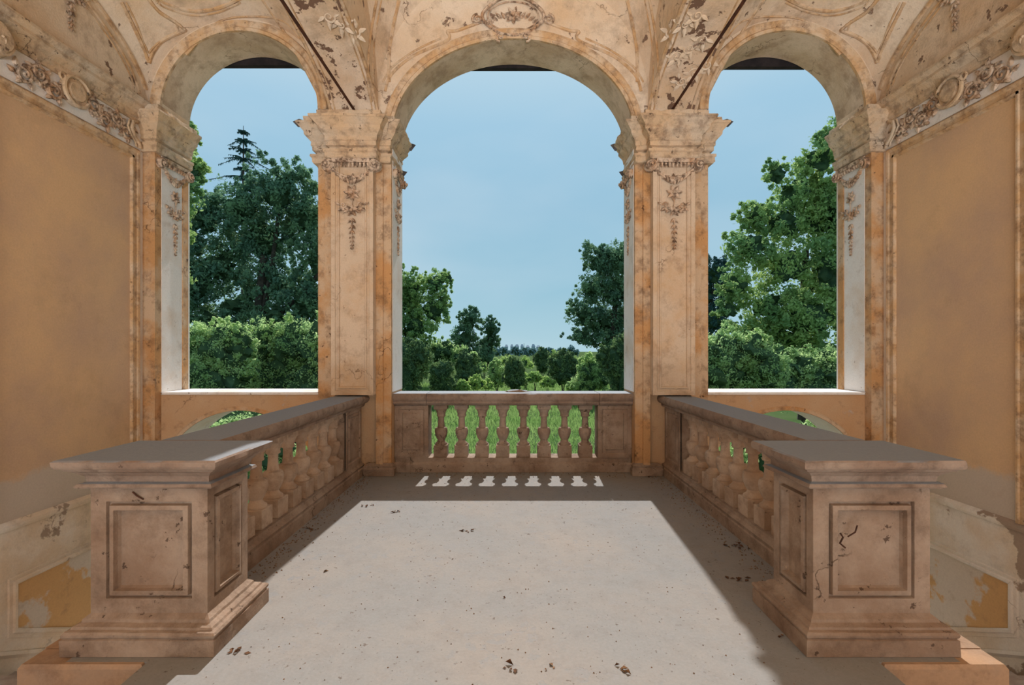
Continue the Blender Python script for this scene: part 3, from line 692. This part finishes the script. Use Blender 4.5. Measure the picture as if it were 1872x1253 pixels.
# near pedestals
for s, side in SIDE.items():
    mir = s > 0; dx = 0.0 if s < 0 else .03
    x0, x1, y0, y1 = -2.279+dx, -1.649+dx, 2.624, 3.02
    p = empty('pedestal', (s*(1.964-dx), 2.82, 0), ('left stone pedestal in front of the balustrade, its cap corner sunlit' if s < 0 else 'right stone pedestal in front of the balustrade, its cap all in shade'), 'pedestal', 'near pedestals')
    mb = MB(); zb, zt = .18, .87; R = [(.083, 0), (.088, -.02), (.10, -.022), (.104, .004), (.128, .008), (.134, -.016), (.142, -.03)]
    R2 = [(.06, 0), (.065, -.02), (.076, -.022), (.080, .004), (.10, .008), (.106, -.016), (.114, -.03)]
    panel_face(mb, frame((0, y0, 0), (1, 0, 0), (0, -1, 0)), x0, x1, zb, zt, R)
    panel_face(mb, frame((x1, 0, 0), (0, 1, 0), (1, 0, 0)), y0, y1, zb, zt, R2)
    panel_face(mb, frame((x0, 0, 0), (0, 1, 0), (-1, 0, 0)), y0, y1, zb, zt, R2)
    mb.box(x0+.05, x1-.05, y0+.05, y1-.05, zb, zt)
    mb.add([(x0, y1, zb), (x1, y1, zb), (x1, y1, zt), (x0, y1, zt)], [(0, 1, 2, 3)])
    mb.build('shaft', M['stone'], p, mir=mir, recalc=False)
    mb = MB(); mb.sweep([(x0, y0), (x1, y0), (x1, y1), (x0, y1)], [(.088, 0.002), (.088, .085), (.078, .09), (.086, .10), (.088, .112), (.080, .124), (.062, .128), (.058, .14), (.03, .15), (.026, .165), (.0, .185)], closed=True, amp=.011, step=.025, seed=s*5)
    mb.build('base', M['stone'], p, mir=mir)
    mb = MB(); mb.sweep([(x0, y0), (x1, y0), (x1, y1-.03), (x0, y1-.03)], [(0, .862), (.042, .868), (.052, .878), (.045, .893), (.02, .90), (.026, .93), (.052, .955), (.078, .968), (.085, .978), (.104, .985), (.11, .998), (.11, 1.022), (.10, 1.03)], closed=True, amp=.013, step=.022, seed=s*7)
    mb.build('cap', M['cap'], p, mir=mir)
    # chipped stems / rusty hooks that the wear left on the faces
    mb = MB()
    if s > 0:
        X = -(x0+x1)/2; q = y0-.008
        mb.tube([(1.83-.07, q, .62), (1.77, q-.008, .60), (1.75, q-.012, .57), (1.78, q-.01, .545)], .005, 5); mb.tube([(1.80, q, .60), (1.83, q-.015, .63), (1.845, q-.01, .665)], .004, 5)
        mb.build('rusty_hook', M['rust'], p)
    else:
        mb.tube([(-2.05, y0-.005, .84), (-2.02, y0-.012, .82), (-1.99, y0-.006, .80)], .004, 5); mb.build('rusty_hook', M['rust'], p)

# tie rods
for s, side in SIDE.items():
    mb = MB(); mb.tube([(s*2.02, 6.29, 4.665), (s*2.02, 3, 4.665), (s*2.02, -5.3, 4.665)], .016, 8)
    tag(mb.build('tie_rod', M['rust']), 'rusty iron tie rod under the vault above the %s pier' % side, 'rod', 'iron tie rods')

# ------------------------------------------------------------------ litter on the floor
def fpt(px, py): Y = F*EYE/(py-HY); return ((px-CX)*Y/F, Y)
spots = [(570, 968, .06, 'dark curled leaf clump in shade beside the left balustrade'), (671, 925, .06, 'pale dry leaf at the far left corner of the sunlit floor'),
         (728, 937, .05, 'brown leaf scraps near the far edge of the sunlight, left of middle'), (848, 972, .07, 'dry brown leaf heap in the sunlit floor near the middle arch'),
         (596, 1045, .035, 'small dark leaf on the sunlit floor beside the left shade'), (932, 1222, .045, 'dark leaf scrap at the bottom middle of the floor'),
         (1005, 1221, .035, 'small dark chip right of the scrap at the bottom of the floor'), (1138, 1223, .05, 'brown dusty leaf on the near floor towards the right'),
         (922, 1094, .022, 'single dark crumb in the middle of the sunlit floor'), (442, 1192, .06, 'twig scraps beside the left pedestal base'),
         (1345, 1000, .10, 'leaf drift against the right balustrade plinth'), (1350, 1060, .07, 'dark leaves in shade left of the right pedestal'),
         (1430, 1165, .04, 'dark leaf near the foot of the right pedestal'), (600, 905, .09, 'brown leaf drift at the far end of the left balustrade'),
         (1290, 900, .10, 'brown leaf drift at the far end of the right balustrade'), (1192, 873, .06, 'dark leaves at the foot of the right pier')]
for px, py, sz, lab in spots:
    x, y = fpt(px, py); ec = empty('dead_leaf_clump', (x, y, 0), lab, 'leaves', 'leaf litter clumps'); lm = M['deadleaf'] if random.random() < .7 else M['deadleaf2']; nl = max(2, int(sz*110))
    for k in range(nl):
        a = random.uniform(0, 6.28); r = sz*random.random()**.7 if nl > 2 else 0; L = min(.05, sz)*random.uniform(.5, 1)
        cx_, cy_, z = x+r*math.cos(a)*1.2, y+r*math.sin(a)*.8, .001; th = random.uniform(0, 6.28); u = Vector((math.cos(th), math.sin(th), 0)); w_ = Vector((-u.y, u.x, 0)); c0 = Vector((cx_, cy_, z))
        h = L*random.uniform(.1, .5); mb = MB()
        mb.add([c0-u*L/2, c0-w_*L*.3+Vector((0, 0, h)), c0+u*L*.1+Vector((0, 0, h*.3)), c0+w_*L*.3+Vector((0, 0, h*.8)), c0+u*L/2+Vector((0, 0, h*.5))], [(0, 1, 2), (0, 2, 3), (2, 1, 4), (2, 4, 3)])
        mb.build('dead_leaf', lm, ec, recalc=False)
mb = MB()
for k in range(1500):
    if k < 800:
        sd_ = random.choice((-1, 1)); y = random.uniform(2.6, 6.2); x = sd_*(1.9-abs(random.gauss(0, .10))); 
        if y < 3.15 and abs(x) > 1.5: continue
    elif k < 1000: x = random.uniform(-1.55, 1.55); y = 6.38-abs(random.gauss(0, .12))
    else: x = random.uniform(-1.85, 1.85); y = random.uniform(2.0, 6.2)
    if abs(x) > 1.53 and y < 3.12: continue
    r = random.uniform(.003, .010) if k < 1000 else random.uniform(.0025, .0065)
    a = random.uniform(0, 6)
    mb.add([(x+r*math.cos(a), y+r*math.sin(a), .0005), (x+r*math.cos(a+2), y+r*math.sin(a+2), .0005), (x+r*math.cos(a+4.2), y+r*math.sin(a+4.2), .0005), (x, y, r*1.1)], [(0, 1, 3), (1, 2, 3), (2, 0, 3)])
tag(mb.build('floor_crumbs', M['deadleaf2'], recalc=False), 'scattered plaster and leaf crumbs over the floor', 'debris', kind='stuff')

# ------------------------------------------------------------------ garden
mb = MB(); NX, NY = 60, 60; v = []; f = []
for j in range(NY+1):
    y = 6.9+(j/NY)**2.2*140
    for i in range(NX+1):
        x = (i/NX*2-1)*(30+y*1.3); z = GZ+.10*noise.noise(Vector((x*.2, y*.2, 0)))*min(1, (y-6.9)*.1)
        v.append((x, y, z))
for j in range(NY):
    for i in range(NX): f.append((j*(NX+1)+i, j*(NX+1)+i+1, (j+1)*(NX+1)+i+1, (j+1)*(NX+1)+i))
mb.add(v, f); mb.box(-2500, 2500, 130, 3000, GZ-.6, GZ-.12)
struct(mb.build('ground', M['grass'], recalc=False), 'grassy garden ground beyond the loggia', 'ground')

def leafcloud(cent, rad, n, size, flat=1.0, up=.0):
    """cent (k,3), rad (k,3): n leaf quads on clumpy ellipsoid shells -> verts, faces"""
    k = len(cent); w = (rad[:, 0]*rad[:, 2])**1.0; w = w/w.sum()
    # second-order clumps
    nc = max(k*14, int(n/34)); idx = rng.choice(k, nc, p=w)
    d = rng.normal(size=(nc, 3)); d /= np.linalg.norm(d, axis=1)[:, None]
    cc = cent[idx]+d*rad[idx]*rng.uniform(.55, .98, (nc, 1)); cr = rad[idx].min(axis=1)*rng.uniform(.16, .36, nc)
    j = rng.integers(0, nc, n); d2 = rng.normal(size=(n, 3)); d2 /= np.linalg.norm(d2, axis=1)[:, None]
    p = cc[j]+d2*(cr[j]*rng.uniform(.3, 1.15, n))[:, None]
    nrm = d2*.6+rng.normal(size=(n, 3))*.6+np.array([0, 0, up]); nrm /= np.linalg.norm(nrm, axis=1)[:, None]
    t = rng.normal(size=(n, 3)); t -= nrm*(t*nrm).sum(1)[:, None]; t /= np.linalg.norm(t, axis=1)[:, None]; b = np.cross(nrm, t)
    s = (size*rng.uniform(.6, 1.3, n))[:, None]
    v = np.empty((n, 4, 3)); v[:, 0] = p-t*s; v[:, 1] = p+b*s*.45+nrm*s*.1; v[:, 2] = p+t*s; v[:, 3] = p-b*s*.45+nrm*s*.1
    return v.reshape(-1, 3)
def quadmesh(name, v, mat, parent=None):
    n = len(v)//4; me = bpy.data.meshes.new(name); me.vertices.add(n*4); me.vertices.foreach_set('co', v.astype(np.float32).ravel())
    me.loops.add(n*4); me.loops.foreach_set('vertex_index', np.arange(n*4, dtype=np.int32)); me.polygons.add(n)
    me.polygons.foreach_set('loop_start', np.arange(0, n*4, 4, dtype=np.int32)); me.update(calc_edges=True); me.materials.append(mat)
    o = bpy.data.objects.new(name, me); COL.objects.link(o)
    if parent: o.parent = parent; o.matrix_parent_inverse = Matrix.Translation(parent.location).inverted()
    return o
def at(px, py, Y): return Vector(((px-CX)*Y/F, Y, EYE+(HY-py)*Y/F))
def plant(name, cat, label, Y, lumps, mat, n, size, trunk=None, core=.62, depth=.8, group=None, gz=GZ, branches=5):
    """lumps: (px, py, rx, rz) in picture pixels at distance Y"""
    c = []; r = []
    for px, py, rx, rz in lumps:
        yy = Y+random.uniform(-.5, .5)*rx*Y/F*depth
        c.append(at(px, py, yy)); q = Y/F; r.append((rx*q, rx*q*depth, rz*q))
    for i in range(len(lumps)):      # ragged outgrowths on every main lump
        for k in range(5 if lumps[i][2] > 14 else 2):
            a = random.uniform(-.5, PI+.5); q = .38 if k else .5
            c.append(c[i]+Vector((math.cos(a)*r[i][0]*.82, random.uniform(-.4, .4)*r[i][1], math.sin(a)*r[i][2]*.82))); r.append(tuple(v*q*random.uniform(.7, 1.2) for v in r[i]))
    c = np.array([tuple(a) for a in c]); r = np.array(r)
    bx = at(trunk[0] if trunk else sum(l[0] for l in lumps)/len(lumps), 700, Y).x
    e = empty(name, (bx, Y, gz), label, cat, group)
    cr = quadmesh('crown' if trunk else 'foliage', leafcloud(c, r, n, size), M[mat], e); cr['kind'] = 'stuff'
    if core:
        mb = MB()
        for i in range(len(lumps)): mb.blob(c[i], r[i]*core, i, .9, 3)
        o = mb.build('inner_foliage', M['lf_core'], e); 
    if trunk:
        tw = trunk[1]*Y/F; mb = MB(); top = Vector((bx, Y, float(c[:, 2].mean())))
        pts = [Vector((bx+math.sin(k*1.3)*tw*.3, Y, gz-.1+(top.z-gz)*k/6)) for k in range(7)]
        mb.tube(pts, [tw*(1-.1*k) for k in range(7)], 8); mb.build('trunk', M['bark'], e, smooth=True)
        order = np.argsort(-r[:, 0])[:branches]
        for i in order:
            a = pts[3]; b_ = Vector(c[i]); m_ = a.lerp(b_, .5)+Vector((0, 0, -.1*(b_-a).length)); mb = MB(); mb.tube([a, m_, b_], [tw*.45, tw*.3, tw*.12], 6); mb.build('branch', M['bark'], e, smooth=True)
    else:
        mb = MB(); hgt = float(c[:, 2].mean())-gz
        for k in range(5):
            a = Vector((bx+random.uniform(-.15, .15), Y, gz-.05)); b_ = Vector((bx+random.uniform(-.5, .5)*r[:, 0].max(), Y, gz+hgt*.8)); mb.tube([a, a.lerp(b_, .5)+Vector((.05, 0, 0)), b_], [.04, .03, .01], 5)
        mb.build('stem', M['bark'], e)
    return e
TG = 'park trees beyond the arches'; BG = 'shrubs in the overgrown garden'
# left opening
plant('broadleaf_tree', 'tree', 'big dark broadleaf tree filling the left arch beneath the spruce tip', 46,
      [(515, 350, 62, 56), (440, 380, 60, 50), (380, 400, 45, 45), (560, 400, 55, 60), (480, 440, 70, 60), (400, 490, 60, 55), (590, 480, 50, 70), (500, 520, 60, 50), (640, 420, 60, 80), (350, 520, 50, 60), (440, 560, 60, 40), (560, 560, 60, 45), (330, 440, 40, 60), (380, 590, 60, 40), (510, 590, 70, 36), (600, 580, 60, 50)], 'lf_dark', 62000, .20, (478, 15), core=.42, group=TG)
plant('broadleaf_tree', 'tree', 'bright leafy tree edge beside the left corner pilaster', 26, [(340, 255, 26, 30), (335, 300, 40, 34), (318, 360, 44, 46), (300, 430, 46, 60), (292, 500, 50, 60), (356, 320, 22, 26)], 'lf_mid', 16000, .13, (300, 10), core=.42, group=TG)
plant('hedge_shrub', 'shrub', 'light green shrub at the left in the left arch', 21, [(350, 640, 55, 55), (400, 640, 50, 52), (420, 690, 60, 50), (360, 710, 60, 50), (440, 640, 30, 44), (310, 650, 50, 60)], 'lf_light', 42000, .065, core=.66, group=BG)
plant('hedge_shrub', 'shrub', 'darker shrub at the right in the left arch', 23, [(480, 640, 40, 58), (530, 635, 42, 54), (575, 640, 42, 62), (510, 700, 60, 50), (570, 710, 60, 50), (620, 650, 50, 60), (460, 710, 50, 44)], 'lf_light', 42000, .065, core=.66, group=BG)
# spruce
def spruce(px, Y, ytop, ybot, w):
    top = at(px, ytop, Y); bot = at(px, ybot, Y); q = Y/F
    e = empty('spruce_tree', (top.x, Y, GZ), 'thin drooping spruce standing above the dark tree in the left arch', 'tree', TG)
    mb = MB(); mb.tube([(top.x, Y, GZ-.1), (top.x, Y, bot.z), tuple(top)], [.35, .22, .03], 8); mb.build('trunk', M['bark'], e, smooth=True)
    V = []; mb = MB(); H = top.z-bot.z; tiers = 10
    for k in range(tiers):
        t = (k+.6)/tiers; z = top.z-H*t; L0 = (w*q)*(.12+.88*t)*(.55, 1, .7, 1.15)[k % 4]
        for j in range(8):
            a = j*2*PI/8+k*.8+random.uniform(-.25, .25); L = L0*random.uniform(.4, 1.3); dv = Vector((math.cos(a), math.sin(a), 0)); p0 = Vector((top.x, Y, z))
            pts = [p0+dv*L*u+Vector((0, 0, (.10*L*math.sin(u*PI)*1.0-.32*L*u**1.5+.16*L*u**5))) for u in (0, .25, .5, .75, 1)]
            mb.tube(pts, [.06, .05, .04, .03, .01], 4)
            for i in range(40):
                u = random.random(); seg = min(3, int(u*4)); p = pts[seg].lerp(pts[seg+1], u*4-seg); s_ = .30*(1.15-u*.5)
                d_ = Vector((random.uniform(-.5, .5), random.uniform(-.5, .5), -1)).normalized(); wv = dv.cross(Vector((0, 0, 1)))*random.uniform(-1, 1)+dv*.6
                V += [tuple(p-wv*s_*.6), tuple(p+d_*s_*.3+wv*s_*.1), tuple(p+d_*s_*1.3+wv*s_*.5), tuple(p+wv*s_*.6)]
    mb.build('branch', M['bark'], e)['kind'] = 'stuff'
    o = quadmesh('needles', np.array(V), M['lf_con'], e); o['kind'] = 'stuff'
spruce(445, 60, 230, 400, 100)
# centre
plant('broadleaf_tree', 'tree', 'airy tree at the left edge of the middle arch', 62, [(755, 530, 36, 36), (795, 520, 28, 30), (730, 560, 40, 50), (790, 570, 34, 40), (760, 600, 40, 30), (820, 510, 13, 14), (808, 555, 18, 20), (700, 520, 40, 50), (690, 600, 40, 40)], 'lf_mid', 26000, .19, (752, 6), core=.42, group=TG)
plant('broadleaf_tree', 'tree', 'smaller dark round-topped tree right of the airy tree in the middle arch', 72, [(860, 588, 24, 24), (896, 602, 18, 22), (850, 620, 26, 26), (890, 630, 22, 24), (870, 650, 32, 24), (838, 650, 22, 20)], 'lf_dark', 17000, .20, (893, 3), core=.45, group=TG)
plant('broadleaf_tree', 'tree', 'tall dark tree at the right edge of the middle arch', 60, [(1098, 480, 36, 34), (1130, 470, 34, 30), (1085, 530, 36, 34), (1130, 530, 40, 40), (1070, 580, 34, 30), (1110, 590, 44, 40), (1060, 615, 28, 18), (1160, 500, 40, 50), (1160, 580, 40, 50), (1120, 630, 50, 26)], 'lf_dark', 34000, .19, (1122, 8), core=.42, group=TG)
plant('hedge_shrub', 'shrub', 'large clipped-looking shrub at the far left of the middle arch', 34, [(742, 672, 34, 50), (760, 650, 30, 30), (730, 720, 40, 40), (700, 670, 40, 50)], 'lf_dome', 34000, .09, core=.72, group=BG)
plant('hedge_shrub', 'shrub', 'long sloping shrub bank behind the left domes', 62, [(770, 640, 30, 22), (810, 642, 30, 22), (845, 655, 24, 20), (790, 665, 40, 26), (735, 640, 40, 25), (866, 674, 16, 14)], 'lf_light', 26000, .14, core=.68, group=BG)
plant('dome_shrub', 'shrub', 'dark dome shrub second from the left in the middle arch', 42, [(808, 684, 22, 26), (812, 706, 26, 20)], 'lf_dome', 18000, .085, core=.74, group=BG)
plant('dome_shrub', 'shrub', 'dark dome shrub under the round-topped tree', 54, [(853, 668, 20, 24), (856, 688, 24, 18)], 'lf_dome', 14000, .11, core=.74, group=BG)
plant('dome_shrub', 'shrub', 'upright shrub in the very middle of the garden axis', 50, [(939, 676, 18, 24), (941, 696, 20, 18)], 'lf_dome', 14000, .10, core=.68, group=BG)
plant('dome_shrub', 'shrub', 'pale loose shrub left of the middle shrub', 52, [(905, 680, 17, 22), (908, 696, 20, 14)], 'lf_light', 7000, .12, core=.42, group=BG)
plant('dome_shrub', 'shrub', 'small dark dome shrub farther off right of middle', 80, [(992, 652, 14, 18), (994, 668, 16, 14)], 'lf_dome', 10000, .13, core=.74, group=BG)
plant('dome_shrub', 'shrub', 'large round dome shrub right of middle', 52, [(1028, 668, 25, 27), (1030, 684, 25, 20)], 'lf_dome', 18000, .10, core=.74, group=BG)
plant('dome_shrub', 'shrub', 'dome shrub with loose twigs before the right big shrub', 42, [(1080, 684, 27, 32), (1070, 700, 30, 20), (1100, 690, 20, 26)], 'lf_light', 20000, .09, core=.68, group=BG)
plant('hedge_shrub', 'shrub', 'large shrub at the far right of the middle arch', 36, [(1132, 660, 26, 46), (1145, 690, 36, 50), (1175, 660, 40, 60), (1108, 655, 22, 24)], 'lf_dome', 32000, .09, core=.72, group=BG)
for k, (px, py, r_, Y, lab) in enumerate(((868, 700, 14, 44, 'low yellow-green weeds left of the pale shrub'), (845, 704, 10, 42, 'low weeds at the foot of the left domes'), (978, 690, 11, 56, 'low pale weeds right of the middle shrub'), (1000, 698, 10, 50, 'low weeds at the foot of the round dome'), (960, 664, 12, 90, 'small distant bush on the garden axis'), (925, 660, 12, 95, 'distant bush left of the garden axis'), (1052, 662, 13, 100, 'distant bush behind the round dome'), (960, 690, 9, 60, 'small pale weeds just right of the middle shrub'), (885, 672, 10, 88, 'distant weeds beyond the pale shrub'), (1015, 650, 10, 105, 'distant bush above the round dome'), (890, 702, 9, 46, 'low weeds in front of the pale shrub'), (1050, 706, 9, 43, 'low weeds between the round dome and the twiggy dome'))):
    plant('weed_clump', 'weeds', lab, Y, [(px, py, r_, r_), (px+r_*.8, py+4, r_*.8, r_*.7), (px-r_*.8, py+5, r_*.8, r_*.6)], 'lf_pale', 3000, .10, core=.4, group='weed clumps')
# right opening
plant('broadleaf_tree', 'tree', 'tall leafy tree with diagonal outline filling the right arch', 34,
      [(1500, 290, 44, 42), (1455, 350, 48, 42), (1420, 320, 26, 30), (1545, 260, 46, 56), (1380, 395, 36, 30), (1430, 410, 56, 46), (1500, 400, 60, 60), (1372, 450, 44, 40), (1440, 490, 60, 50), (1345, 520, 38, 34), (1400, 560, 56, 46), (1520, 500, 60, 70), (1480, 580, 70, 50), (1550, 400, 60, 90), (1560, 560, 60, 70), (1330, 570, 26, 24), (1425, 620, 60, 30), (1490, 640, 70, 40), (1380, 610, 50, 36)], 'lf_mid', 62000, .15, (1470, 12), core=.42, group=TG)
plant('broadleaf_tree', 'tree', 'bluish dark tree behind at the left edge of the right arch', 75, [(1305, 500, 30, 32), (1290, 540, 30, 40), (1330, 530, 26, 40), (1300, 590, 40, 30)], 'lf_con', 12000, .22, (1300, 5), core=.42, group=TG)
plant('hedge_shrub', 'shrub', 'grey-green shrub at the left in the right arch', 22, [(1320, 650, 48, 46), (1290, 680, 50, 60), (1370, 640, 40, 36), (1350, 690, 60, 50), (1400, 680, 40, 50)], 'lf_light', 36000, .065, core=.66, group=BG)
plant('hedge_shrub', 'shrub', 'arching shrub at the right in the right arch', 23, [(1455, 680, 46, 40), (1510, 670, 44, 36), (1440, 710, 50, 40), (1540, 700, 50, 50), (1490, 710, 60, 40), (1420, 650, 26, 22)], 'lf_light', 36000, .065, core=.7, group=BG)
plant('hedge_shrub', 'shrub', 'low shrub seen through the small lower arch on the left', 14, [(440, 800, 50, 46), (400, 830, 60, 50), (490, 830, 60, 50)], 'lf_light', 9000, .05, core=.6, group=BG)
plant('hedge_shrub', 'shrub', 'low shrub seen through the small lower arch on the right', 14, [(1450, 808, 50, 42), (1400, 830, 60, 50), (1500, 835, 60, 50)], 'lf_light', 9000, .05, core=.6, group=BG)
# far belt and houses
for k in range(9):
    px = 905+k*17+random.uniform(-4, 4); Y = random.uniform(170, 260); h = random.uniform(5, 9)
    plant('distant_tree', 'tree', 'hazy distant treetop on the horizon, %s' % ('first from the left', 'second from the left', 'third from the left', 'fourth from the left', 'fifth, in the middle', 'sixth from the left', 'third from the right', 'second from the right', 'rightmost')[k], Y, [(px, 645-h*.4, 9, h), (px+7, 648-h*.3, 8, h*.8)], 'lf_hazy', 700, .5, (px, 1), core=.68, group='distant treetops', branches=1)
for k in range(7):
    px = 925+k*10+random.uniform(-.8, .8); Y = 640; c = at(px, 640, Y); w = random.uniform(1.8, 2.7); h = random.uniform(3, 5.5)
    e = empty('distant_house', (c.x, Y, GZ), 'pale house on the hazy horizon, %s' % ('leftmost', 'second from the left', 'third from the left', 'middle one', 'third from the right', 'second from the right', 'rightmost')[k], 'house', 'distant houses')
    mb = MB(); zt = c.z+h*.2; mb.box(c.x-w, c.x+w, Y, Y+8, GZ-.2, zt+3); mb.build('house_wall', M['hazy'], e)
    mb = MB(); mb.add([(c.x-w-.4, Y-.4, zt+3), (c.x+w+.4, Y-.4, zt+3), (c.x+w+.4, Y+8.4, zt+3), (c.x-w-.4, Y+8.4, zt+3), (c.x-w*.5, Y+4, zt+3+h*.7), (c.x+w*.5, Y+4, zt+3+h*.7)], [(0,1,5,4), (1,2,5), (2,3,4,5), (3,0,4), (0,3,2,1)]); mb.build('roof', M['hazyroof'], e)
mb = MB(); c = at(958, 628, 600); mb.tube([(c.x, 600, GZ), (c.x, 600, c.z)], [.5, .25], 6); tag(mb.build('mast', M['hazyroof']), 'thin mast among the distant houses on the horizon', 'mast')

# grass blades
n = 90000; u = rng.random(n); Yg = 9+(u**1.6)*60; Xg = rng.uniform(-1, 1, n)*(3+Yg*.33); h = rng.uniform(.12, .38, n)*(.7+.012*Yg); a = rng.uniform(0, 6.28, n)
w = .008+.0009*Yg; dx_ = np.cos(a)*w; dy_ = np.sin(a)*w; lx = rng.normal(0, .10, n); ly = rng.normal(0, .10, n)
v = np.empty((n, 4, 3)); z0 = np.full(n, GZ-.05)
v[:, 0] = np.stack([Xg-dx_, Yg-dy_, z0], 1); v[:, 1] = np.stack([Xg+dx_, Yg+dy_, z0], 1); v[:, 2] = np.stack([Xg+lx+dx_*.2, Yg+ly, z0+h], 1); v[:, 3] = np.stack([Xg+lx-dx_*.2, Yg+ly, z0+h], 1)
g = quadmesh('grass', v.reshape(-1, 3), M['blade']); tag(g, 'tall sunlit meadow grass behind the middle balustrade', 'grass', kind='stuff')
